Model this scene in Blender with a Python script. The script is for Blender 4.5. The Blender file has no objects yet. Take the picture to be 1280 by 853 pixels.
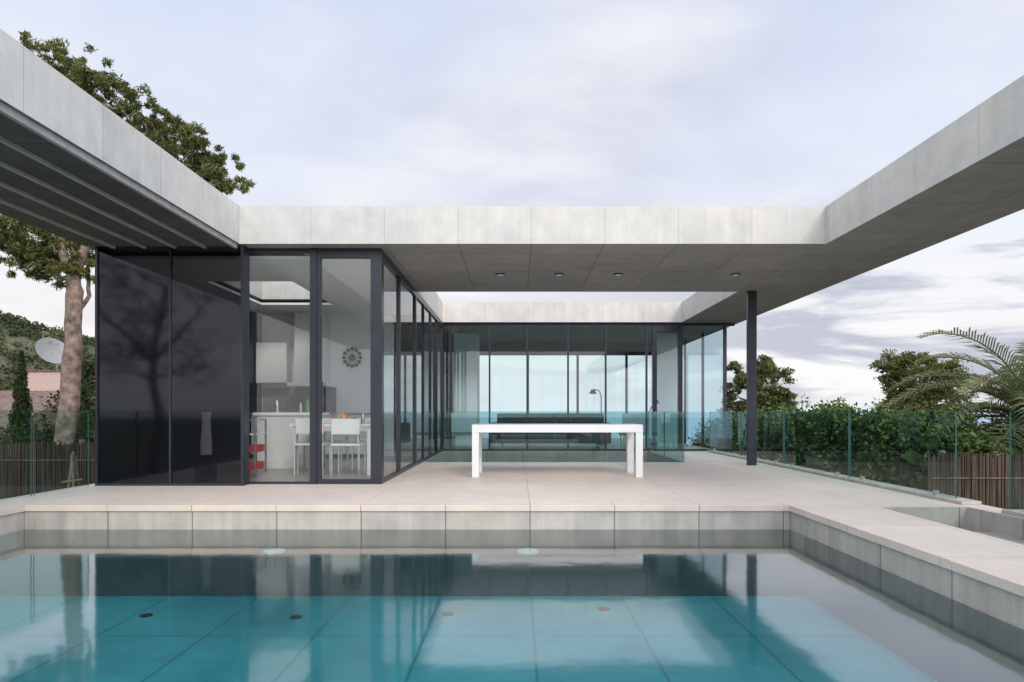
import bpy, math, random
import numpy as np
from mathutils import Vector
random.seed(7); rng=np.random.default_rng(7)
S=bpy.context.scene
S.view_settings.view_transform='Standard'; S.view_settings.look='None'; S.view_settings.exposure=0

# ---------------------------------------------------------------- node helpers
class NT:
    def __init__(s,tree): s.t=tree; s.n=tree.nodes; s.l=tree.links
    def new(s,t,**k):
        n=s.n.new(t)
        for a,b in k.items(): setattr(n,a,b)
        return n
    def link(s,a,b): s.l.new(a,b)
    def math(s,op,a,b=None,c=None,clamp=False):
        n=s.n.new('ShaderNodeMath'); n.operation=op; n.use_clamp=clamp
        for i,v in enumerate((a,b,c)):
            if v is None: continue
            if isinstance(v,(int,float)): n.inputs[i].default_value=v
            else: s.l.new(v,n.inputs[i])
        return n.outputs[0]
    def mix(s,f,a,b,bt='MIX'):
        n=s.n.new('ShaderNodeMix'); n.data_type='RGBA'; n.blend_type=bt
        for sock,v in ((n.inputs[0],f),(n.inputs[6],a),(n.inputs[7],b)):
            if isinstance(v,(int,float)): sock.default_value=v
            elif isinstance(v,tuple): sock.default_value=v if len(v)==4 else v+(1,)
            else: s.l.new(v,sock)
        return n.outputs[2]
    def noise(s,vec,scale,detail=4,rough=.55,dist=0):
        n=s.n.new('ShaderNodeTexNoise'); n.inputs['Scale'].default_value=scale
        n.inputs['Detail'].default_value=detail; n.inputs['Roughness'].default_value=rough
        n.inputs['Distortion'].default_value=dist
        if vec is not None: s.l.new(vec,n.inputs['Vector'])
        return n.outputs[0]
    def mapr(s,v,a,b,c,d,smooth=False):
        n=s.n.new('ShaderNodeMapRange'); n.clamp=True
        if smooth: n.interpolation_type='SMOOTHSTEP'
        s.l.new(v,n.inputs[0])
        for i,x in enumerate((a,b,c,d)): n.inputs[i+1].default_value=x
        return n.outputs[0]
    def vmul(s,v,xyz):
        n=s.n.new('ShaderNodeVectorMath'); n.operation='MULTIPLY'
        s.l.new(v,n.inputs[0]); n.inputs[1].default_value=xyz
        return n.outputs[0]
def newmat(name):
    m=bpy.data.materials.new(name); m.use_nodes=True
    m.node_tree.nodes.clear(); t=NT(m.node_tree)
    out=t.new('ShaderNodeOutputMaterial'); return m,t,out
def bsdf(t,out,col,rough=.6,metal=0,bump=None,bstr=.2,bdist=.01,coat=0,spec=.5):
    b=t.new('ShaderNodeBsdfPrincipled')
    if isinstance(col,tuple): b.inputs['Base Color'].default_value=col+(1,)
    else: t.link(col,b.inputs['Base Color'])
    if isinstance(rough,(int,float)): b.inputs['Roughness'].default_value=rough
    else: t.link(rough,b.inputs['Roughness'])
    b.inputs['Metallic'].default_value=metal
    b.inputs['Coat Weight'].default_value=coat
    b.inputs['Specular IOR Level'].default_value=spec
    if bump is not None:
        bn=t.new('ShaderNodeBump'); bn.inputs['Strength'].default_value=bstr; bn.inputs['Distance'].default_value=bdist
        t.link(bump,bn.inputs['Height']); t.link(bn.outputs[0],b.inputs['Normal'])
    t.link(b.outputs[0],out.inputs[0]); return b
def plain(name,col,rough=.5,metal=0,var=.12,scale=8,coat=0):
    m,t,o=newmat(name); g=t.new('ShaderNodeNewGeometry')
    n=t.noise(g.outputs['Position'],scale,3)
    f=t.mapr(n,.3,.7,1-var,1+var)
    c=t.mix(1.0,col,t_comb(t,f),'MULTIPLY')
    bsdf(t,o,c,rough,metal,coat=coat); return m
def t_comb(t,f):
    c=t.new('ShaderNodeCombineColor')
    for i in range(3): t.link(f,c.inputs[i])
    return c.outputs[0]
def joints(t,pos,nrm,sx,sy,w,offx=0.,offy=0.,offz=None):
    sp=t.new('ShaderNodeSeparateXYZ'); t.link(pos,sp.inputs[0])
    sn=t.new('ShaderNodeSeparateXYZ'); t.link(nrm,sn.inputs[0])
    def j(c,s,o,nn):
        v=t.math('FRACT',t.math('DIVIDE',t.math('ADD',c,100*s-o),s))
        d=t.math('ABSOLUTE',t.math('SUBTRACT',v,.5))
        m=t.mapr(d,.5-w/s,.5-w/s*.4,0,1)
        return t.math('MULTIPLY',m,t.math('LESS_THAN',t.math('ABSOLUTE',nn),.7))
    a=j(sp.outputs[0],sx,offx,sn.outputs[0]); b=j(sp.outputs[1],sy,offy,sn.outputs[1])
    return t.math('MAXIMUM',a,b)
def concrete(name,col,sx,sy,w=.010,offx=0,offy=0,jd=.55,var=.22,rough=.7,pores=True,streak=.12,tone=.05):
    m,t,o=newmat(name); g=t.new('ShaderNodeNewGeometry'); P=g.outputs['Position']
    n1=t.noise(P,.55,5,.6,.4); n2=t.noise(P,4,5,.65); n3=t.noise(P,55,2)
    st=t.noise(t.vmul(P,(7,7,.45)),1.0,4,.6)
    f=t.math('ADD',t.mapr(n1,.3,.7,-var*.6,var*.6),t.mapr(n2,.3,.7,-var*.5,var*.5))
    f=t.math('ADD',f,t.mapr(n3,.3,.7,-.04,.04))
    f=t.math('ADD',f,t.mapr(st,.3,.7,-streak,streak))
    sc=t.new('ShaderNodeVectorMath',operation='DIVIDE'); t.link(P,sc.inputs[0]); sc.inputs[1].default_value=(sx,sy,50)
    sb=t.new('ShaderNodeVectorMath',operation='SUBTRACT'); t.link(sc.outputs[0],sb.inputs[0]); sb.inputs[1].default_value=(offx/sx,offy/sy,-.5)
    fl=t.new('ShaderNodeVectorMath',operation='FLOOR'); t.link(sb.outputs[0],fl.inputs[0])
    wn=t.new('ShaderNodeTexWhiteNoise'); t.link(fl.outputs[0],wn.inputs['Vector'])
    f=t.math('ADD',f,t.mapr(wn.outputs[0],0,1,-tone,tone))
    f=t.math('ADD',f,1.0)
    J=joints(t,P,g.outputs['Normal'],sx,sy,w,offx,offy)
    f=t.math('MULTIPLY',f,t.math('SUBTRACT',1.0,t.math('MULTIPLY',J,jd)))
    h=t.math('SUBTRACT',t.math('MULTIPLY',n3,.25),t.math('MULTIPLY',J,1.0))
    if pores:
        v=t.new('ShaderNodeTexVoronoi'); v.inputs['Scale'].default_value=7; t.link(P,v.inputs['Vector'])
        p=t.mapr(v.outputs['Distance'],.04,.08,1,0)
        pm=t.math('MULTIPLY',p,t.math('GREATER_THAN',n2,.54))
        f=t.math('MULTIPLY',f,t.math('SUBTRACT',1.0,t.math('MULTIPLY',pm,.2)))
    c=t.mix(1.0,col,t_comb(t,f),'MULTIPLY')
    warm=t.mix(t.mapr(n1,.35,.65,0,.35),c,t.mix(1.0,c,(1.06,.98,.88),'MULTIPLY'))
    bsdf(t,o,warm,rough,bump=h,bstr=.3,bdist=.005,spec=.3); return m
def fres(t,f0,power=5,normal=None):
    g=t.new('ShaderNodeNewGeometry')
    d=t.new('ShaderNodeVectorMath',operation='DOT_PRODUCT')
    t.link(g.outputs['Incoming'],d.inputs[0]); t.link(normal if normal else g.outputs['Normal'],d.inputs[1])
    c=t.math('ABSOLUTE',d.outputs['Value'])
    p=t.math('POWER',t.math('SUBTRACT',1.0,c,clamp=True),power)
    return t.math('ADD',t.math('MULTIPLY',p,1-f0),f0,clamp=True)
def glassmat(name,tint,f0=.07,rough=0,power=5,refl=(1,1,1)):
    m,t,o=newmat(name)
    tr=t.new('ShaderNodeBsdfTransparent'); tr.inputs[0].default_value=tint+(1,)
    gl=t.new('ShaderNodeBsdfGlossy'); gl.inputs['Roughness'].default_value=rough; gl.inputs['Color'].default_value=refl+(1,)
    mx=t.new('ShaderNodeMixShader'); t.link(fres(t,f0,power),mx.inputs[0])
    t.link(tr.outputs[0],mx.inputs[1]); t.link(gl.outputs[0],mx.inputs[2]); t.link(mx.outputs[0],o.inputs[0]); return m
def leafmat(name,c1,c2,scale=1.2,trans=.25):
    m,t,o=newmat(name); g=t.new('ShaderNodeNewGeometry')
    n=t.noise(g.outputs['Position'],scale,3)
    n2=t.noise(g.outputs['Position'],scale*14,2)
    c=t.mix(t.mapr(t.math('ADD',t.math('MULTIPLY',n,.6),t.math('MULTIPLY',n2,.4)),.38,.62,0,1),c1,c2)
    d=t.new('ShaderNodeBsdfDiffuse'); t.link(c,d.inputs[0])
    tl=t.new('ShaderNodeBsdfTranslucent'); t.link(c,tl.inputs[0])
    mx=t.new('ShaderNodeMixShader'); mx.inputs[0].default_value=trans
    t.link(d.outputs[0],mx.inputs[1]); t.link(tl.outputs[0],mx.inputs[2]); t.link(mx.outputs[0],o.inputs[0]); return m

# ---------------------------------------------------------------- mesh helpers
def obj(name,verts,faces,mats,parent=None,midx=None,smooth=False):
    me=bpy.data.meshes.new(name); me.from_pydata([tuple(v) for v in verts],[],faces)
    for m in (mats if isinstance(mats,(list,tuple)) else [mats]): me.materials.append(m)
    if midx is not None: me.polygons.foreach_set('material_index',[int(i) for i in midx])
    if smooth: me.polygons.foreach_set('use_smooth',[True]*len(me.polygons))
    me.update()
    o=bpy.data.objects.new(name,me); S.collection.objects.link(o)
    if parent: o.parent=parent
    return o
def empty(name):
    e=bpy.data.objects.new(name,None); S.collection.objects.link(e); return e
CF=[(0,3,2,1),(4,5,6,7),(0,1,5,4),(1,2,6,5),(2,3,7,6),(3,0,4,7)]
def bv(x0,x1,y0,y1,z0,z1):
    return [(x0,y0,z0),(x1,y0,z0),(x1,y1,z0),(x0,y1,z0),(x0,y0,z1),(x1,y0,z1),(x1,y1,z1),(x0,y1,z1)]
def box(name,b,mat,parent=None,bevel=0):
    o=obj(name,bv(*b),CF,mat,parent)
    if bevel:
        m=o.modifiers.new('b','BEVEL'); m.width=bevel; m.segments=2
    return o
def boxes(name,bl,mat,parent=None,bevel=0):
    V=[];F=[]
    for b in bl:
        k=len(V); V+=bv(*b); F+=[tuple(i+k for i in f) for f in CF]
    o=obj(name,V,F,mat,parent)
    if bevel:
        m=o.modifiers.new('b','BEVEL'); m.width=bevel; m.segments=2
    return o
def quad(name,pts,mat,parent=None): return obj(name,pts,[(0,1,2,3)],mat,parent)
def cells(name,xs,ys,filled,z0,z1,mats,parent=None):
    V=[];F=[];M=[]
    def q(a,b,c,d,m): k=len(V); V.extend((a,b,c,d)); F.append((k,k+1,k+2,k+3)); M.append(m)
    nx=len(xs)-1; ny=len(ys)-1
    for i in range(nx):
        for j in range(ny):
            if not filled(i,j): continue
            x0,x1,y0,y1=xs[i],xs[i+1],ys[j],ys[j+1]
            q((x0,y0,z1),(x1,y0,z1),(x1,y1,z1),(x0,y1,z1),0)
            q((x0,y1,z0),(x1,y1,z0),(x1,y0,z0),(x0,y0,z0),1)
            f=lambda a,b:0<=a<nx and 0<=b<ny and filled(a,b)
            if not f(i-1,j): q((x0,y1,z0),(x0,y0,z0),(x0,y0,z1),(x0,y1,z1),2)
            if not f(i+1,j): q((x1,y0,z0),(x1,y1,z0),(x1,y1,z1),(x1,y0,z1),2)
            if not f(i,j-1): q((x0,y0,z0),(x1,y0,z0),(x1,y0,z1),(x0,y0,z1),2)
            if not f(i,j+1): q((x1,y1,z0),(x0,y1,z0),(x0,y1,z1),(x1,y1,z1),2)
    return obj(name,V,F,mats,parent,M)
def cyl(name,c,r,h,mat,parent=None,n=24,r2=None,axis='z'):
    r2=r if r2 is None else r2
    V=[];F=[]
    for k,(rr,z) in enumerate(((r,0),(r2,h))):
        for i in range(n):
            a=2*math.pi*i/n; p=(rr*math.cos(a),rr*math.sin(a),z)
            if axis=='y': p=(p[0],p[2],p[1])
            V.append((c[0]+p[0],c[1]+p[1],c[2]+p[2]))
    for i in range(n): F.append((i,(i+1)%n,n+(i+1)%n,n+i))
    F.append(tuple(range(n))[::-1]); F.append(tuple(range(n,2*n)))
    return obj(name,V,F,mat,parent)
def tube(pts,rad,n=8):
    V=[];F=[]; pts=[Vector(p) for p in pts]
    for i,p in enumerate(pts):
        d=(pts[min(i+1,len(pts)-1)]-pts[max(i-1,0)]).normalized()
        u=d.cross(Vector((.3,1,.1))).normalized(); w=d.cross(u)
        for k in range(n):
            a=2*math.pi*k/n; V.append(tuple(p+(u*math.cos(a)+w*math.sin(a))*rad[i]))
    for i in range(len(pts)-1):
        for k in range(n):
            F.append((i*n+k,i*n+(k+1)%n,(i+1)*n+(k+1)%n,(i+1)*n+k))
    return V,F
def tubes(name,lst,mat,parent=None,n=8):
    V=[];F=[]
    for pts,rad in lst:
        v,f=tube(pts,rad,n); k=len(V); V+=v; F+=[tuple(i+k for i in q) for q in f]
    return obj(name,V,F,mat,parent,smooth=True)
def wob(a,b,n,amp):
    a=Vector(a);b=Vector(b);L=(b-a).length
    return [a.lerp(b,i/n)+Vector([random.uniform(-1,1)*amp*L*(0<i<n) for _ in range(3)]) for i in range(n+1)]
def leaves(name,C,size,aspect,mats,parent=None,up=0.0):
    C=np.asarray(C); N=len(C)
    d=rng.normal(size=(N,3)); d[:,2]+=up; d/=np.linalg.norm(d,axis=1)[:,None]
    e=rng.normal(size=(N,3)); e-=d*(e*d).sum(1)[:,None]; e/=np.linalg.norm(e,axis=1)[:,None]
    s=size*rng.uniform(.6,1.4,N)[:,None]
    a=d*s*.5; b=e*s*.5*aspect
    V=np.stack([C-a,C+b-a*.1,C+a,C-b-a*.1],1).reshape(-1,3)
    F=np.arange(4*N).reshape(N,4)
    nm=len(mats)
    return obj(name,V.tolist(),F.tolist(),mats,parent,rng.integers(0,nm,N))
def blob(c,r,n,shell=.55,lump=.25):
    c=np.array(c);r=np.array(r)
    d=rng.normal(size=(n,3)); d/=np.linalg.norm(d,axis=1)[:,None]
    ph=rng.uniform(0,6.28,6)
    l=1+lump*(np.sin(d[:,0]*5+ph[0])*np.sin(d[:,1]*5+ph[1])+np.sin(d[:,2]*7+ph[2])*.6*np.sin(d[:,0]*9+ph[3]))
    rr=rng.uniform(shell**3,1,n)**(1/3)
    return c+d*(rr*l)[:,None]*r

# ---------------------------------------------------------------- materials
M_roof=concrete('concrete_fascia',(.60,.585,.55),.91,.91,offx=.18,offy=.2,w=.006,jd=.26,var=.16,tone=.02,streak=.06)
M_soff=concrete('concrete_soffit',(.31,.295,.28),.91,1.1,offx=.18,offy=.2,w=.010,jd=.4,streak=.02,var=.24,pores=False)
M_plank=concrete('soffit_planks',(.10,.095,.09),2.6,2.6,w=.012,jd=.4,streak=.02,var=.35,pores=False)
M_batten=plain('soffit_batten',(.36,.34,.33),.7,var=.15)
M_deck=concrete('stone_paving',(.68,.585,.50),1.66,1.2,offx=.13,offy=6.71,w=.005,jd=.42,var=.13,rough=.5,pores=False,streak=.02,tone=.035)
M_cop=concrete('coping_stone',(.46,.43,.385),.83,.83,offx=.13,offy=6.71,w=.008,jd=.6,var=.24,rough=.6,streak=.16)
M_int=plain('white_plaster',(.86,.85,.83),.7,var=.02)
M_white=plain('white_lacquer',(.74,.74,.73),.3,var=.03)
M_frame=plain('anodised_frame',(.028,.031,.042),.35,.3,var=.1)
M_dark=plain('dark_fabric',(.03,.035,.042),.8)
M_grey=plain('grey_panel',(.25,.25,.25),.5)
M_steel=plain('steel',(.5,.5,.5),.25,.9)
M_red=plain('red_paint',(.50,.03,.03),.4)
M_orange=plain('orange_fruit',(.55,.22,.04),.5)
M_green=plain('green_glass',(.1,.25,.08),.3)
M_wood=plain('weathered_wood',(.32,.24,.16),.8,var=.3)
M_ifloor=plain('interior_floor',(.36,.32,.28),.35,var=.1,scale=2)
M_win=glassmat('window_glass',(.94,.97,.96),.045)
M_far=glassmat('solar_glass',(.72,.86,.89),.07)
M_rail=glassmat('rail_glass',(.58,.76,.74),.035)
M_edge=plain('glass_edge',(.035,.11,.10),.2)
M_screen=glassmat('dark_tinted_glass',(.26,.25,.27),.035,.05,refl=(.78,.78,.92))
M_lightlens=plain('lens',(.75,.78,.78),.3)
M_bark=plain('bark',(.23,.165,.13),.95,var=.6,scale=7)
M_p1=leafmat('pine_light',(.12,.14,.045),(.23,.23,.085)); M_p2=leafmat('pine_dark',(.05,.065,.028),(.11,.125,.05))
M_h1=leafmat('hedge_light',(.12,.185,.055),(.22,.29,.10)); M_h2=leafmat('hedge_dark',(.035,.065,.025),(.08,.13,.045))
M_c1=leafmat('cypress_leaf',(.025,.042,.02),(.06,.085,.035))
M_pl=leafmat('palm_leaf',(.11,.15,.07),(.25,.28,.14)); M_pl2=leafmat('palm_leaf_dry',(.20,.19,.09),(.32,.28,.16))
M_f1=leafmat('forest_a',(.045,.065,.03),(.10,.12,.055),.05,.05); M_f2=leafmat('forest_b',(.06,.08,.035),(.14,.15,.075),.05,.05)

def poolmat(name,c1,c2,jd=.45):
    m,t,o=newmat(name); g=t.new('ShaderNodeNewGeometry'); P=g.outputs['Position']
    n=t.noise(P,.5,3); c=t.mix(t.mapr(n,.35,.65,0,1),c1,c2)
    n2=t.noise(P,5,4); c=t.mix(1.0,c,t_comb(t,t.mapr(n2,.3,.7,.88,1.1)),'MULTIPLY')
    J=joints(t,P,g.outputs['Normal'],.83,1.66,.014,.13,.2)
    c=t.mix(t.math('MULTIPLY',J,jd),c,(.0,.05,.06))
    bsdf(t,o,c,.5); return m
M_pfl=poolmat('pool_lining',(.04,.26,.29),(.08,.38,.41),.5)
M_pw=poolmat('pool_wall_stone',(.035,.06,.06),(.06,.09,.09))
m,t,o=newmat('pool_water_surface'); M_water=m
g=t.new('ShaderNodeNewGeometry')
wn=t.noise(t.vmul(g.outputs['Position'],(1,1.0,1)),1.6,3,.5)
bn=t.new('ShaderNodeBump'); bn.inputs['Strength'].default_value=.12; bn.inputs['Distance'].default_value=.02; t.link(wn,bn.inputs['Height'])
tr=t.new('ShaderNodeBsdfTransparent'); tr.inputs[0].default_value=(.64,.88,.89,1)
gl=t.new('ShaderNodeBsdfGlossy'); gl.inputs['Roughness'].default_value=.07; t.link(bn.outputs[0],gl.inputs['Normal'])
mx=t.new('ShaderNodeMixShader'); t.link(fres(t,.08,3.2),mx.inputs[0])
t.link(tr.outputs[0],mx.inputs[1]); t.link(gl.outputs[0],mx.inputs[2]); t.link(mx.outputs[0],o.inputs[0])
m,t,o=newmat('sea_water'); M_sea=m; g=t.new('ShaderNodeNewGeometry')
n=t.noise(t.vmul(g.outputs['Position'],(.003,.0008,1)),1,4)
bsdf(t,o,t.mix(n,(.16,.30,.37),(.25,.40,.47)),.35)
m,t,o=newmat('ground_soil'); M_ground=m; g=t.new('ShaderNodeNewGeometry')
n=t.noise(g.outputs['Position'],.3,6,.7); bsdf(t,o,t.mix(t.mapr(n,.35,.65,0,1),(.05,.065,.025),(.16,.13,.085)),.95,bump=n,bstr=.5,bdist=.1)
m,t,o=newmat('terracotta_tiles'); M_tile=m; g=t.new('ShaderNodeNewGeometry')
sp=t.new('ShaderNodeSeparateXYZ'); t.link(g.outputs['Position'],sp.inputs[0])
w=t.math('SINE',t.math('MULTIPLY',sp.outputs[0],2*math.pi/.28)); n=t.noise(g.outputs['Position'],3,4)
c=t.mix(t.mapr(n,.35,.65,0,1),(.16,.10,.08),(.28,.19,.15)); c=t.mix(t.mapr(w,-1,.2,.6,0),c,(.06,.035,.03))
bsdf(t,o,c,.9,bump=w,bstr=.8,bdist=.05)
M_pink=plain('pink_render',(.50,.37,.31),.9)
m,t,o=newmat('reed'); M_reed=m; g=t.new('ShaderNodeNewGeometry')
n=t.noise(t.vmul(g.outputs['Position'],(60,60,1.5)),1,2); n2=t.noise(g.outputs['Position'],2,3)
c=t.mix(t.mapr(n,.35,.65,0,1),(.03,.022,.017),(.12,.08,.055)); c=t.mix(1.0,c,t_comb(t,t.mapr(n2,.3,.7,.7,1.25)),'MULTIPLY')
bsdf(t,o,c,.9)

# ---------------------------------------------------------------- house
H=empty('modern_glass_house')
xs=[-5.36,-4.7,-3.43,-1.72,3.83,5.2]; ys=[-5,8.45,10.4,11.83,12.6,15.84,24]
def rf(i,j):
    if j==5: return True
    if i==0: return True
    if i==1: return j not in (2,3)  # hole added in the slab to let daylight into the kitchen
    if i==2: return j>=1
    if i==3: return j in (1,2)
    return True
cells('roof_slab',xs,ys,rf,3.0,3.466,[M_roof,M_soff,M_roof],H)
quad('added_rooflight_glass',[(-4.7,10.4,3.4),(-3.43,10.4,3.4),(-3.43,12.6,3.4),(-4.7,12.6,3.4)],M_win,H)  # invented rooflight, added only to brighten the kitchen below
sl=[]; bt=[]; x=-5.33
while x<-3.6:
    sl.append((x,min(x+.335,-3.50),-4.9,8.44,2.965,2.998)); bt.append((x+.337,x+.373,-4.9,8.44,2.94,2.998)); x+=.375
bt=[b for b in bt if b[1]<-3.45]
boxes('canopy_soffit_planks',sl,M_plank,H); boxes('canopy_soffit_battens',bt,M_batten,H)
for i,xx in enumerate((-.25,.64,1.53,3.3)):
    cyl('downlight',(xx,10.3,2.985),.075,.014,M_frame,H)
    cyl('downlight_lens',(xx,10.3,2.981),.05,.003,M_lightlens,H)
box('steel_column',(3.97,4.12,11.72,11.80,0.0,2.999),M_frame,H)
F=[]
fy0,fy1=8.68,8.75
def P(px,y=8.72): return (px-646)/853*y
pl,pm,pr=P(122,8.5),P(213,8.5),P(303,8.5)
for a,b in ((pl,pm),(pm,pr)):
    quad('dark_glass_panel',[(a+.012,8.50,.03),(b-.012,8.50,.03),(b-.012,8.50,2.985),(a+.012,8.50,2.985)],M_screen,H)
F+= [(pl-.02,pl+.012,8.48,8.56,0,2.995),(pm-.012,pm+.012,8.49,8.54,0,2.995),(pr-.012,pr+.02,8.48,8.68,0,2.995),
     (pl+.012,pm-.012,8.485,8.56,.0,.03),(pm+.012,pr-.012,8.485,8.56,.0,.03)]
quad('screen_return_wall',[(pl,8.56,0),(pl,24,0),(pl,24,3),(pl,8.56,3)],M_frame,H)
c0,c1,d0,d1=P(306),P(389),P(397),P(478)
quad('window_pane',[(c0,8.70,.03),(c1,8.70,.03),(c1,8.70,2.96),(c0,8.70,2.96)],M_win,H)
F+=[(pr+.02,c1,8.68,8.73,2.96,2.997),(pr+.02,c1,8.68,8.73,0,.03),(c1,d0,8.66,8.76,0,2.997)]
F+=[(d0,d1,fy0,fy1,2.88,2.997),(d0,d1,fy0,fy1,0,.06),(d0,d0+.05,fy0,fy1,.06,2.88),(P(464),d1,fy0,fy1,.06,2.88)]
quad('door_pane',[(d0+.05,8.71,.06),(P(464),8.71,.06),(P(464),8.71,2.88),(d0+.05,8.71,2.88)],M_win,H)
X=-1.72; sy=[8.75,10.05,11.64,12.7,13.75,14.8,15.84]
F+=[(X-.06,X,8.752,15.84,2.90,2.997),(X-.06,X,8.752,15.84,0,.05)]
for k,yy in enumerate(sy):
    w=.09 if k in(0,1,2) else .03
    F.append((X-.058,X-.002,yy+.003,yy+.003+w,.05,2.90))
for a,b in zip(sy[:-1],sy[1:]):
    quad('side_pane',[(X-.03,a,.05),(X-.03,b,.05),(X-.03,b,2.9),(X-.03,a,2.9)],M_win if a<11 else M_far,H)
F.append((P(402)+.02,P(402)+.04,8.64,8.66,.9,1.3))
ym=16.0
mx_=[P(p,ym) for p in (563,612,659,710,757,808)]
F+=[(X,5.1,ym-.03,ym+.03,2.93,2.997),(X,5.1,ym-.03,ym+.03,0,.05)]
for k,xx in enumerate(mx_): F.append((xx-.02,xx+.02,ym-.035,ym+.035,.05,2.93))
for px,w in ((818,.10),(850,.10),(906,.06)):
    xx=P(px,ym); F.append((xx-w/2,xx+w/2,ym-.05,ym+.05,.05,2.93))
F.append((P(821,ym),P(846,ym),ym-.04,ym+.04,2.80,2.93))
quad('far_facade_pane',[(X,ym,.05),(P(906,ym),ym,.05),(P(906,ym),ym,2.93),(X,ym,2.93)],M_far,H)
xr=P(906,ym)
quad('right_pane',[(xr,ym,.05),(xr,23.9,.05),(xr,23.9,2.95),(xr,ym,2.95)],M_far,H)
quad('back_pane',[(X,23.8,.05),(xr,23.8,.05),(xr,23.8,2.95),(X,23.8,2.95)],M_win,H)
for px in (598,660,722,783,845): F.append((P(px,23.8)-.04,P(px,23.8)+.04,23.76,23.84,0,2.997))
F.append((X,xr-.04,23.70,23.755,2.88,2.997))
for yy in (17.9,19.8,21.8,23.8): F.append((xr-.03,xr+.03,yy-.03,yy+.03,0,2.997))
boxes('window_frames',F,M_frame,H)
box('kitchen_back_wall',(-5.25,-2.55,14.0,14.15,.011,2.94),M_int,H)
box('kitchen_left_wall',(-5.30,-5.25,9.0,14.0,.011,2.94),M_int,H)
boxes('kitchen_ceiling',[(-5.25,-4.72,8.85,13.99,2.90,2.94),(-3.41,-1.80,8.85,13.99,2.90,2.94),(-4.72,-3.41,8.85,10.37,2.90,2.94),(-4.72,-3.41,12.63,13.99,2.90,2.94)],M_int,H)
box('kitchen_floor',(-5.25,-1.79,8.78,14.0,.004,.010),M_ifloor,H)
box('living_floor',(-1.70,4.8,16.06,23.7,.004,.010),M_ifloor,H)
box('living_wall',(-1.66,-1.05,18.0,19.2,.011,2.99),M_int,H)
box('living_pier',(3.65,4.25,18.0,18.3,.011,2.99),M_int,H)
box('north_wall',(-5.3,-1.75,23.7,23.9,.0,2.999),M_roof,H)

# ---------------------------------------------------------------- terrace
T=empty('terrace')
xs=[-5.42,-4.84,-1.70,2.69,3.05,3.50,4.36,4.62]
ys=[-5,1.5,6.60,6.712,12.5,15.84,24.2]
def df(i,j):
    if j<=2 and i in (1,2): return False
    if j==1 and i==5: return False
    if j==4 and i in (2,3): return False
    return True
cells('terrace_slab',xs,ys,df,-3.4,0,[M_deck,M_cop,M_cop],T)
boxes('recess_steps',[(3.501,4.359,1.501,6.599,-3.2,-.36),(3.97,4.359,1.501,6.25,-.359,-.18)],M_cop,T)
boxes('rail_kerb',[(4.40,4.60,6.75,15.8,.0,.035),(4.40,4.60,-5,6.2,.0,.035)],M_cop,T,.005)
box('patio_floor',(-1.70,3.05,12.5,15.84,-3.3,-3.1),M_dark,T)
cp=[]; 
xj=.13-6*.83
while xj<2.69:
    a=max(xj,-4.84);b=min(xj+.83,2.69)
    if b-a>.05: cp.append((a+.002,b-.002,6.69,6.99,-.055,.006+random.uniform(-.0015,.0015)))
    xj+=.83
yj=6.69-.83*15
while yj<6.68:
    cp.append((2.668,2.97,yj+.002,yj+.828,-.055,.006+random.uniform(-.0015,.0015))); cp.append((-5.20,-4.82,yj+.002,yj+.828,-.055,.006)); yj+=.83
boxes('coping_slabs',cp,M_deck,T,.003)

# ---------------------------------------------------------------- pool
PL=empty('swimming_pool')
box('pool_floor',(-4.835,2.685,-4.99,6.30,-.9,-.78),M_pfl,PL)
boxes('pool_ledge',[(-4.835,2.685,6.301,6.690,-.85,-.42)],M_pw,PL,.004)
boxes('pool_side_lining',[(-4.839,-4.80,-4.98,6.30,-.779,-.24),(2.65,2.689,-4.98,6.30,-.779,-.24),(-4.79,2.64,-4.99,-4.9,-.779,-.2),(-4.83,2.68,6.692,6.709,-.84,-.24)],M_pw,PL)
for xx in ((343-646)/853*6.5,(660-646)/853*6.5):
    cyl('pool_light',(xx,6.5,-.418),.10,.02,M_white,PL,32); cyl('pool_light_lens',(xx,6.5,-.397),.065,.006,M_lightlens,PL,32)
for px,py in ((183,770),(370,772),(560,768),(755,762),(200,742)):
    y=1.70*853/(py-515); cyl('floor_inlet',((px-646)/853*y,y,-.779),.05,.008,M_frame,PL,20)
for p in (185,330,605,735): cyl('wall_fitting',((p-646)/853*6.7,6.686,-.285),.032,.005,M_frame,PL,20,axis='y')
WO=quad('water',[(-4.838,-4.98,-.236),(2.688,-4.98,-.236),(2.688,6.705,-.236),(-4.838,6.705,-.236)],M_water)

# ---------------------------------------------------------------- glass railings
def rail(panels,z0=.0,z1=.9):
    e=empty('glass_railing'); cl=[]
    for (xa,ya,xb,yb) in panels:
        quad('pane',[(xa,ya,z0),(xb,yb,z0),(xb,yb,z1),(xa,ya,z1)],M_rail,e)
        d=Vector((xb-xa,yb-ya,0)).normalized()
        xl,xh=sorted((xa,xb)); yl,yh=sorted((ya,yb))
        if abs(d.x)<.5:
            E=[(xa-.006,xa+.006,yl,yh,z1,z1+.004),(xa-.006,xa+.006,yl-.003,yl,z0,z1),(xa-.006,xa+.006,yh,yh+.003,z0,z1)]
            if xa>0: cl+=[(xa-.02,xa+.02,yl+.3,yl+.35,z0-.0,z0+.05),(xa-.02,xa+.02,yh-.35,yh-.3,z0,z0+.05)]
        else:
            E=[(xl,xh,ya-.006,ya+.006,z1,z1+.004),(xl-.003,xl,ya-.006,ya+.006,z0,z1),(xh,xh+.003,ya-.006,ya+.006,z0,z1)]
        boxes('pane_edge',E,M_edge,e)
    if cl: boxes('clamps',cl,M_steel,e)
rail([(4.47,6.95,4.47,9.15),(4.47,9.19,4.47,11.4),(4.47,11.44,4.47,13.6),(4.47,13.64,4.47,15.8)],.036,.92)
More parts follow.
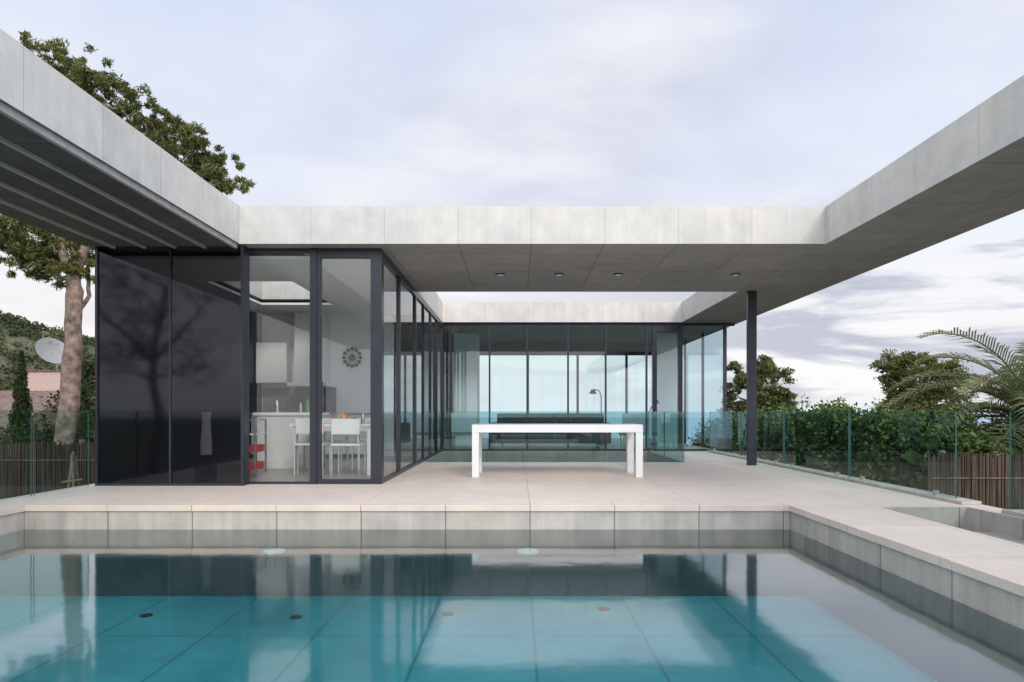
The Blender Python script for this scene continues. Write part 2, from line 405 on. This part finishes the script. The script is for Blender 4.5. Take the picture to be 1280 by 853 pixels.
rail([(4.47,4.2,4.47,6.18),(4.47,2.2,4.47,4.16),(4.47,0.2,4.47,2.16)],.036,.92)
rail([(-5.3,5.4,-5.3,7.45),(-5.3,7.49,-5.3,8.44),(-5.3,3.3,-5.3,5.36)],.0,.93)
rail([(-1.66,12.44,.68,12.44),(.70,12.44,3.02,12.44),(3.05,12.46,3.05,14.1),(3.05,14.14,3.05,15.8)],.0,.92)

# ---------------------------------------------------------------- outdoor table
e=empty('outdoor_table')
xa,xb,ya,yb=-.63,1.77,9.57,10.42
box('table_top',(xa,xb,ya,yb,.63,.74),M_white,e,.004)
for i,(x0,y0) in enumerate(((xa,ya),(xb-.1,ya),(xa,yb-.1),(xb-.1,yb-.1))):
    box('leg_%d'%(i+1),(x0+.001,x0+.099,y0+.001,y0+.099,.0,.629),M_white,e,.003)

# ---------------------------------------------------------------- kitchen
K=empty('kitchen_cabinets')
boxes('base_units',[(-5.2+i*.62,-5.2+i*.62+.61,13.36,13.98,.09,.86) for i in range(4)],M_white,K,.004)
box('plinth',(-5.2,-2.75,13.42,13.98,.011,.088),M_grey,K)
box('worktop',(-5.22,-2.74,13.33,13.99,.862,.90),M_grey,K)
boxes('wall_units',[(-5.2+i*.62,-5.2+i*.62+.61,13.6,13.98,1.5,2.3) for i in range(1)],M_white,K,.004)
boxes('range_hood',[(-4.5,-3.7,13.35,13.97,1.42,1.50),(-4.4,-3.85,13.5,13.97,1.501,2.89)],M_white,K,.003)
box('splashback',(-5.2,-3.7,13.981,13.996,.905,1.41),M_grey,K)
box('oven_front',(-4.56,-3.98,13.345,13.357,.2,.75),M_dark,K)
K=empty('kitchen_island')
box('body',(-4.15,-3.25,10.9,11.6,.011,.86),M_white,K,.004); box('top',(-4.2,-3.2,10.85,11.65,.862,.91),M_white,K,.004)
K=empty('dining_table')
box('top',(-3.25,-2.05,9.75,10.6,.71,.75),M_white,K,.004)
boxes('legs',[(x0,x0+.05,y0,y0+.05,.011,.709) for x0 in(-3.2,-2.15) for y0 in (9.8,10.5)],M_white,K)
def chair(x,y,s):
    e=empty('chair')
    box('seat',(x-.21,x+.21,y-.21,y+.21,.44,.47),M_white,e,.01)
    b=y+.19*s; box('backrest',(x-.20,x+.20,b-.012,b+.012,.60,.82),M_white,e,.01)
    boxes('legs',[(x+a-.011,x+a+.011,y+c-.011,y+c+.011,.011,.439) for a in(-.19,.19) for c in(-.19,.19)]+[(x+a-.01,x+a+.01,b-.01,b+.01,.471,.6) for a in(-.18,.18)],M_steel,e)
chair(-2.4,9.75,-1); chair(-2.95,9.9,-1); chair(-2.9,10.75,1); chair(-2.35,10.75,1)
e=empty('fruit_bowl'); cyl('bowl',(-2.6,10.1,.751),.09,.08,M_white,e,24,.17)
for i in range(7):
    a=i*.9; bpy.ops.mesh.primitive_uv_sphere_add(segments=12,ring_count=8,radius=.045,location=(-2.6+.08*math.cos(a)*(i>0),10.1+.08*math.sin(a)*(i>0),.85+.02*(i==0)))
    s=bpy.context.object; s.name='fruit'; s.data.materials.append((M_orange,M_red,M_green)[i%3]); s.parent=e
for x,y,h,mt in ((-3.4,11.1,.22,M_green),(-3.55,11.2,.16,M_steel),(-3.9,11.1,.2,M_steel),(-2.3,10.2,.15,M_steel),(-2.95,10.1,.12,M_red)):
    e=empty('bottle'); z=.911 if y>11 else .751
    cyl('body',(x,y,z),.03,h*.65,mt,e,14); cyl('neck',(x,y,z+h*.65),.028,h*.35,mt,e,14,.011)
e=empty('serving_cart')
boxes('frame',[(x0,x0+.02,y0,y0+.02,.06,.82) for x0 in(-3.74,-3.60) for y0 in(9.35,9.75)]+[(-3.74,-3.58,9.371,9.749,.80,.82)],M_steel,e)
boxes('trays',[(-3.719,-3.601,9.371,9.749,z,z+.10) for z in (.12,.36)],M_red,e); box('top_tray',(-3.719,-3.601,9.371,9.749,.6,.62),M_white,e)
e=empty('wall_clock'); cyl('face',(-3.37,13.955,2.03),.07,.02,M_dark,e,24,axis='y')
for k in range(12):
    a=k*math.pi/6; cx,cz=-3.37+.17*math.cos(a),2.03+.17*math.sin(a)
    cyl('numeral_disc',(cx,13.96,cz),.038,.015,M_dark,e,14,axis='y')
tubes('spokes',[([(-3.37,13.97,2.03),(-3.37+.15*math.cos(k*math.pi/6),13.97,2.03+.15*math.sin(k*math.pi/6))],[.005,.005]) for k in range(12)],M_dark,e,5)
e=empty('vase')
V=[];prof=[(.07,0),(.075,.1),(.06,.3),(.05,.45),(.06,.56)]
for r,z in prof:
    for k in range(20): V.append((-4.05+r*math.cos(k*math.pi/10),8.9+r*math.sin(k*math.pi/10),.012+z+.35))
obj('body',V,[(i*20+k,i*20+(k+1)%20,(i+1)*20+(k+1)%20,(i+1)*20+k) for i in range(4) for k in range(20)],M_white,e,smooth=True)
box('pedestal',(-4.15,-3.95,8.8,9.0,.011,.36),M_dark,e)
e=empty('sofa')
box('base',(-.5,2.2,17.2,18.1,.12,.42),M_dark,e,.03); box('back',(-.5,2.2,17.2,17.42,.421,.88),M_dark,e,.04)
boxes('arms',[(-.68,-.501,17.2,18.1,.12,.64),(2.201,2.38,17.2,18.1,.12,.64)],M_dark,e,.03)
boxes('cushions',[(-.45+i*.88,-.45+i*.88+.85,17.45,18.05,.422,.55) for i in range(3)],M_dark,e,.03)
boxes('feet',[(x,x+.05,y,y+.05,.011,.119) for x in (-.4,2.1) for y in (17.3,17.95)],M_steel,e)
for x in (-1.3,2.9):
    e=empty('lounge_chair')
    box('seat',(x-.32,x+.32,16.7,17.35,.33,.42),M_white,e,.03); o=box('back',(x-.32,x+.32,16.62,16.70,.40,.88),M_white,e,.03)
    boxes('legs',[(x+a-.015,x+a+.015,y,y+.03,.011,.329) for a in(-.27,.27) for y in(16.75,17.25)],M_steel,e)
e=empty('floor_lamp'); cyl('base',(2.35,19,.011),.16,.03,M_frame,e)
tubes('stem',[([(2.35,19,.04),(2.35,19,1.35),(2.3,19,1.5),(2.15,19,1.55)],[.015]*4)],M_frame,e); cyl('shade',(2.12,19,1.42),.11,.12,M_frame,e,20,.05)
e=empty('task_lamp'); cyl('base',(3.35,17,.011),.12,.03,M_frame,e); tubes('stem',[([(3.35,17,.04),(3.2,17,.75),(3.45,17,1.2)],[.013]*3)],M_frame,e); cyl('shade',(3.47,17,1.12),.09,.12,M_frame,e,20,.03)
e=empty('wooden_trestle')
tubes('legs',[([(-5.72,8.9,-.9),(-5.80,8.9,.36)],[.02,.018]),([(-5.95,8.9,-.9),(-5.80,8.93,.40)],[.02,.018]),([(-5.85,9.3,-.9),(-5.80,8.96,.34)],[.02,.018]),([(-5.93,8.9,.0),(-5.66,8.9,.04)],[.014,.014])],M_wood,e,6)

# ---------------------------------------------------------------- terrain & sea
def terr(x,y):
    r=math.hypot(x,y-8)
    h=-3.3-1.0*max(0,min(1,(r-14)/30))
    dy=max(0,y-30); h-=min(60,dy*.16+ (dy*.02)**2)
    if y<0: h+= -.02*(-y)
    h-= .05*max(0,x-20)
    h+=(128+8*math.sin(x*.021)+5*math.sin(y*.03+x*.05))*math.exp(-(((x+335)/150)**2+((y-430)/170)**2))
    h+=14*math.exp(-(((x+75)/38)**2+((y-105)/40)**2))
    h+=.25*math.sin(x*.4)*math.cos(y*.37)*min(1,max(0,(r-14)/10))
    return max(h,-75)
n=170; us=np.linspace(-1,1,n); cs=[math.copysign((abs(u)**3.2)*9000+abs(u)*40,u) for u in us]
V=[(x,y+8,terr(x,y+8)) for y in cs for x in cs]
obj('ground',V,[(j*n+i,j*n+i+1,(j+1)*n+i+1,(j+1)*n+i) for j in range(n-1) for i in range(n-1)],M_ground,smooth=True)
quad('sea',[(-80000,60,-46),(80000,60,-46),(80000,90000,-46),(-80000,90000,-46)],M_sea)
C=[];
for k in range(3600):
    y=rng.uniform(70,520); x=-y*rng.uniform(.5,.95)
    h=terr(x,y); 
    if h<-32: continue
    r=rng.uniform(1.8,3.6)*(.5 if y<130 else 1)
    C.append(blob((x,y,h+r*.6),(r,r,r*.8),30,.7,.3))
leaves('hillside_forest',np.concatenate(C),1.5,.8,[M_f1,M_f2,M_f1])

# ---------------------------------------------------------------- vegetation
def pine(base,forks,clusters,tuft=330,nl=.15):
    e=empty('pine_tree'); L=[]
    for pts,ra,rb in forks:
        n=len(pts)-1; P_=[];
        for i in range(n):
            w_=wob(pts[i],pts[i+1],4,.04); P_+=w_ if i==0 else w_[1:]
        L.append((P_,[(ra+(rb-ra)*k/(len(P_)-1))*random.uniform(.93,1.07) for k in range(len(P_))]))
    tips=[p for P_,_ in L for p in P_]
    for c,r in clusters:
        c=Vector(c); q=min(tips,key=lambda p:(p-c).length+max(0,p.z-c.z)*2)
        L.append((wob(q,c,4,.07),[.04,.03,.022,.016,.008]))
    tubes('trunk_and_limbs',L,M_bark,e)
    C=[]
    for c,r in clusters:
        for _ in range(18):
            o=np.array(c)+rng.normal(size=3)*np.array([.58,.58,.38])*r
            rr=r*rng.uniform(.12,.30)
            C.append(blob(o,(rr,rr,rr*.75),int(tuft/18),.1,.4))
    leaves('needles',np.concatenate(C),nl,.2,[M_p1,M_p2,M_p1],e,.4)
def pp(px,py,y): return ((px-646)/853*y,y,.92-(py-515)/853*y)
cl=[]
for px,py,d,r in ((62,68,14,.45),(85,82,14,.48),(55,92,14,.52),(105,95,14.4,.48),(128,106,14,.48),(95,108,14,.6),(150,130,14.2,.48),(172,146,14,.48),(190,154,14,.45),(205,163,14.4,.48),(228,176,14,.48),(250,190,14,.45),(265,204,14,.42),(286,232,14,.36),(274,222,14,.4),(240,203,14,.5),(248,222,14,.5),
    (212,190,14.5,.5),(180,175,14.5,.6),(150,155,14.5,.6),(118,130,14.5,.6),(80,125,14,.65),(40,130,14,.7),(10,200,14,.8),(60,200,14.8,.8),(-30,240,14,.8),(-60,160,14,.9),
    (12,285,13.5,.55),(40,295,13.6,.6),(5,312,13.5,.5),(72,312,14,.55),(98,328,14.2,.5),(60,290,14,.6),(108,310,14.4,.45),(30,275,14.3,.6),(90,295,14.5,.6),(-20,290,14,.6),(85,338,14,.38),(48,324,14,.45),(112,334,14,.33),(20,320,14,.45),(62,330,14.3,.42)):
    cl.append((pp(px,py,d),r))
b=pp(92,345,14)
pine(None,[([pp(84,690,14),pp(80,560,14),pp(90,450,14),pp(93,370,14),b],.20,.135),([b,pp(60,250,14),pp(50,120,14)],.10,.05),([b,pp(130,260,14.2),pp(200,200,14.2),pp(262,215,14)],.09,.04),([b,pp(20,310,14),pp(-60,250,14)],.07,.04),([pp(92,400,14),pp(112,370,14.2),pp(110,330,14.3)],.05,.03)],cl,1300,.12)
for (bx,by) in ((-15,-11),(-21,-7)):
    cl=[]
    for _ in range(34):
        a=random.uniform(0,6.28); q=random.uniform(.4,3.2); cl.append(((bx+q*math.cos(a),by+q*math.sin(a),random.uniform(3.2,7.5)-q*.35),random.uniform(.6,1.0)))
    pine(None,[([(bx,by,-4),(bx+.3,by,0),(bx+.1,by,3),(bx+.6,by,6)],.25,.1),([(bx+.1,by,3),(bx+2,by,5)],.12,.05),([(bx+.1,by,3),(bx-2,by,4.8)],.12,.05)],cl,260)
def tree(name,px0,px1,py0,py1,d,mats,n=26,base=-5,leaf=.2,per=260):
    e=empty(name); cx,_,_=pp((px0+px1)/2,0,d); w=(px1-px0)/853*d/2; zt=pp(0,py0,d)[2]; zb=pp(0,py1,d)[2]
    L=[([(cx,d,base),(cx+.2,d,(base+zb)/2),(cx,d,zb),(cx+.1,d,(zb+zt)/2)],[.25,.2,.15,.08])]; C=[]
    for _ in range(n):
        a=random.uniform(0,6.28); q=random.uniform(.1,1)**.6; z=random.uniform(0,1)
        s=math.sqrt(max(0,1-(z*1.0-.25)**2*1.2))*.85
        c=(cx+w*q*s*math.cos(a),d+w*q*s*math.sin(a),zb+(zt-zb)*z*.92)
        L.append((wob((cx,d,zb+(zt-zb)*z*.4),c,3,.08),[.07,.05,.03,.015]))
        for _ in range(4):
            r=w*random.uniform(.10,.2); o=np.array(c)+rng.normal(size=3)*w*.13; C.append(blob(o,(r,r,r*.65),per//4,.3,.35))
    tubes('trunk_and_limbs',L,M_bark,e); leaves('foliage',np.concatenate(C),leaf,.4,mats,e)
tree('pine_tree',900,992,445,520,26,[M_p1,M_p2],36,leaf=.14,per=460)
tree('pine_tree',1088,1210,445,515,32,[M_p2,M_p1],42,leaf=.16,per=460)
for px,ptop,d,w in ((27,440,20,.34),(106,452,19,.36),(-40,400,22,.5)):
    e=empty('cypress_tree'); x,_,zt=pp(px,ptop,d); zb=-4; N=11000
    z=rng.uniform(0,1,N); a=rng.uniform(0,6.28,N); rr=w*np.minimum(1,(1-z)*3.2)**.7*(.75+.25*np.sin(z*40+a*3))*rng.uniform(.5,1,N)
    leaves('foliage',np.stack([x+rr*np.cos(a),d+rr*np.sin(a),zb+(zt-zb)*z],1),.12,.4,[M_c1,M_p2,M_c1],e,1.5)
    tubes('trunk',[([(x,d,-5),(x,d,zt-1)],[.12,.03])],M_bark,e)
C=[];K=[]
for x,y,zt in ((5.75,18.6,.94),(6.1,17.4,1.0),(6.25,16.2,1.08),(6.5,15,1.13),(6.9,14.2,1.14),(7.2,13.3,1.08),(7.7,12.7,1.0),(8.3,12.4,.85),(9.0,12.2,.6),(9.9,12.3,.45),(10.9,12.4,.4),(12,12.6,.5),(13.2,13,.6)):
    for _ in range(8):
        r=rng.uniform(.28,.55); C.append(blob((x+rng.uniform(-.65,.65),y+rng.uniform(-.6,.5),zt-r-rng.uniform(-.05,.4)),(r,r,r),420,.5,.35))
    C.append(blob((x,y,zt-1.2),(.95,.9,.9),2000,.8,.2)); C.append(blob((x,y,zt-2.3),(1.0,.95,1.1),1800,.85,.2))
    K.append(blob((x,y,zt-1.1),(.75,.7,.8),500,.5,.1)); K.append(blob((x,y,zt-2.3),(.85,.8,1.2),600,.5,.1)); K.append(blob((x,y,zt-3.4),(.9,.85,1.2),400,.5,.1))
e=empty('hedge')
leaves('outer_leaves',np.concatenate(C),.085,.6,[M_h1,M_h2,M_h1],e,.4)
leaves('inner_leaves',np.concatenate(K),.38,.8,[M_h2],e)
C=[]
for px,py,d,r in ((105,505,17,.6),(118,470,19,.5),(60,560,16,.7),(20,575,15,.6),(100,560,15,.7)):
    C.append(blob(pp(px,py,d),(r,r,r),1500,.5,.35))
leaves('shrubs',np.concatenate(C),.11,.5,[M_c1,M_p2])
def palm(x,y,zc,nf,L0):
    e=empty('palm_tree'); tubes('trunk',[([(x,y,-5),(x+.05,y,-2),(x,y,zc)],[.28,.24,.26])],M_bark,e,12)
    V=[];Fa=[];MI=[];R=[]
    for k in range(nf):
        az=k*2.399+random.uniform(-.2,.2); el=math.radians(80-92*(k/nf)+random.uniform(-8,8)); L=L0*random.uniform(.85,1.15)
        p=Vector((x,y,zc)); pts=[p.copy()]; n=26
        for i in range(n):
            d=Vector((math.cos(az)*math.cos(el),math.sin(az)*math.cos(el),math.sin(el))); p=p+d*(L/n); pts.append(p.copy()); el-=math.radians(2.7+2.2*i/n*(1 if el>-1 else .1))
        R.append((pts,[.028*(1-.85*i/n) for i in range(n+1)]))
        side=Vector((-math.sin(az),math.cos(az),0))
        for i in range(2,n*2):
            u=i/(n*2); j=min(int(u*n),n-1); q=pts[j].lerp(pts[j+1],u*n-j); t_=(pts[j+1]-pts[j]).normalized()
            ll=.52*math.sin(math.pi*min(1,u*.85+.13))**.7*L0/2.6
            for s in (-1,1):
                dd=(side*s*1.0+t_*.85+Vector((0,0,random.uniform(.0,.45)))).normalized(); tip=q+dd*ll+Vector((0,0,-.12*ll))
                w_=t_*.015; m_=q+dd*ll*.5+Vector((0,0,.03))
                b0=len(V); V+= [q-w_,q+w_,m_+w_*1.2,m_-w_*1.2,tip]; Fa+=[(b0,b0+1,b0+2,b0+3),(b0+3,b0+2,b0+4)]; mi=1 if random.random()<(.15 if k<nf*.7 else .6) else 0; MI+=[mi,mi]
    tubes('rachises',R,M_pl2,e,5); obj('fronds',V,Fa,[M_pl,M_pl2],e,MI)
palm(9.55,12.6,.75,44,2.75)
palm(13.2,15.5,.9,34,2.6)

# ---------------------------------------------------------------- fences
def reed(x0,x1,y,z0,z1):
    e=empty('reed_fence'); B=[]; x=x0
    while x<x1:
        w=random.uniform(.010,.018); B.append((x,x+w,y+random.uniform(-.012,.012),y+.02,z0,z1+random.uniform(-.04,.025))); x+=w+.002
    boxes('reeds',B,M_reed,e); tubes('wires',[([(x0,y-.02,z),(x1,y-.02,z)],[.006,.006]) for z in (z0+.2*(z1-z0),z0+.85*(z1-z0))],M_bark,e,5)
    boxes('posts',[(a-.03,a+.03,y+.025,y+.085,z0-1,z1+.05) for a in np.arange(x0+.2,x1,1.6)],M_bark,e)
reed(-13,-5.5,10.0,-1.2,.46); reed(5.0,9.5,8.3,-1.5,.40)
e=empty('tiled_roof_house')
xa,xb=-36,-24.2
obj('roof',[(xa,31,-.3),(xb,31,-.3),(xb,38,2.1),(xa,38,2.1),(xa,45,-.3),(xb,45,-.3),(xa,31,-.5),(xb,31,-.5),(xb,45,-.5),(xa,45,-.5)],[(0,1,2,3),(3,2,5,4),(6,7,1,0),(7,8,5,1),(1,5,2)],M_tile,e)
box('walls',(xa+.4,xb-.4,31.5,44.5,-6,-.5),M_pink,e)
box('upper_storey',(-30.2,-28.1,42,46,-.5,3.4),M_pink,e); box('parapet',(-30.3,-28.0,41.9,46.1,3.401,3.5),M_tile,e)
boxes('windows',[(-33,-32,31.45,31.49,-3,-1.6),(-28,-27,31.45,31.49,-3,-1.6)],M_dark,e)
e=empty('satellite_dish')
V=[];n=24;c=Vector((-29.0,42.5,4.6)); ax=Vector((.75,-.5,.5)).normalized(); u=ax.cross(Vector((0,0,1))).normalized(); w=ax.cross(u)
for i in range(6):
    r=.95*i/5
    for k in range(n): V.append(c+(u*math.cos(k*2*math.pi/n)+w*math.sin(k*2*math.pi/n))*r+ax*(r*r*.3))
obj('reflector',V,[(i*n+k,i*n+(k+1)%n,(i+1)*n+(k+1)%n,(i+1)*n+k) for i in range(5) for k in range(n)],M_grey,e,smooth=True)
tubes('mast_and_arm',[([(-29,43,3.5),(-29,42.8,4.4),tuple(c)],[.06,.06,.05]),([tuple(c-w*.9),tuple(c+ax*1.0)],[.03,.03])],M_steel,e)

# ---------------------------------------------------------------- world, sun, camera
SE,SR=math.radians(30),math.radians(160)   # sun behind the camera, a little to the right
sd=Vector((math.sin(SR)*math.cos(SE),math.cos(SR)*math.cos(SE),math.sin(SE)))
W=bpy.data.worlds.new('World'); S.world=W; W.use_nodes=True; W.node_tree.nodes.clear(); t=NT(W.node_tree)
out=t.new('ShaderNodeOutputWorld')
sky=t.new('ShaderNodeTexSky'); sky.sky_type='NISHITA'; sky.sun_disc=False; sky.sun_elevation=SE; sky.sun_rotation=SR
b1=t.new('ShaderNodeBackground'); b1.inputs[1].default_value=.10; t.link(sky.outputs[0],b1.inputs[0])
tc=t.new('ShaderNodeTexCoord'); D=tc.outputs['Generated']
sp=t.new('ShaderNodeSeparateXYZ'); t.link(D,sp.inputs[0]); z=t.math('MAXIMUM',sp.outputs[2],0.0)
zz=t.math('ADD',z,.25)
cb=t.new('ShaderNodeCombineXYZ'); t.link(t.math('DIVIDE',sp.outputs[0],zz),cb.inputs[0]); t.link(t.math('DIVIDE',sp.outputs[1],zz),cb.inputs[1])
n1=t.noise(t.vmul(cb.outputs[0],(.7,1.0,1)),1.0,5,.5,.3)
n2=t.noise(t.vmul(cb.outputs[0],(1.1,1.6,1)),1.5,5,.5,.2)
base=t.mix(t.mapr(z,.12,.5,0,1),(.88,.90,.96),(.64,.73,.93))
cloud=t.mix(t.mapr(n2,.34,.66,0,1,True),(.62,.63,.74),(.93,.92,.94))
c=t.mix(t.mapr(n1,.38,.64,0,.85,True),base,cloud)
hz=t.mapr(z,.02,.34,1,0,True)
warm=t.mix(t.mapr(sp.outputs[0],-.6,.2,1,0,True),(1.0,.985,.96),(1.0,.94,.89))
c=t.mix(t.math('MULTIPLY',hz,.72),c,warm)
low=t.noise(t.vmul(D,(2.0,2.0,10)),1.5,6,.58,.35)
side=t.mapr(sp.outputs[0],-.15,.45,.10,1,True)
bar=t.math('MULTIPLY',t.mapr(low,.57,.45,0,.85,True),t.math('MULTIPLY',side,t.mapr(z,.32,.18,0,1,True)))
c=t.mix(bar,c,(.46,.48,.60))
c=t.mix(t.mapr(z,.0,.035,.55,0,True),c,(.78,.84,.91))
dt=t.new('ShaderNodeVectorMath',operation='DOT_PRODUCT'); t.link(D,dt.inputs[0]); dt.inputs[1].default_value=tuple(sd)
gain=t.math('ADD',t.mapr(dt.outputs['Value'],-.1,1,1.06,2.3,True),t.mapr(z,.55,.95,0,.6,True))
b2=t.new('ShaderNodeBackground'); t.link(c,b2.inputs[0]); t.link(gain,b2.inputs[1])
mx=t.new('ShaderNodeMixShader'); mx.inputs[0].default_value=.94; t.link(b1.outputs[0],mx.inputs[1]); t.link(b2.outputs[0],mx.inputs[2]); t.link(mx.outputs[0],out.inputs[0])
sl=bpy.data.lights.new('sun','SUN'); sl.energy=1.5; sl.angle=math.radians(16); sl.color=(1,.94,.86)
so=bpy.data.objects.new('sun',sl); S.collection.objects.link(so); so.rotation_euler=(-sd).to_track_quat('-Z','Y').to_euler()
cam=bpy.data.cameras.new('camera'); co=bpy.data.objects.new('camera',cam); S.collection.objects.link(co)
co.location=(0,0,.92); co.rotation_euler=(math.radians(90),0,0); cam.lens=24; cam.sensor_width=36
cam.shift_x=-6/1280; cam.shift_y=88.5/1280; cam.clip_start=.05; cam.clip_end=200000
S.camera=co
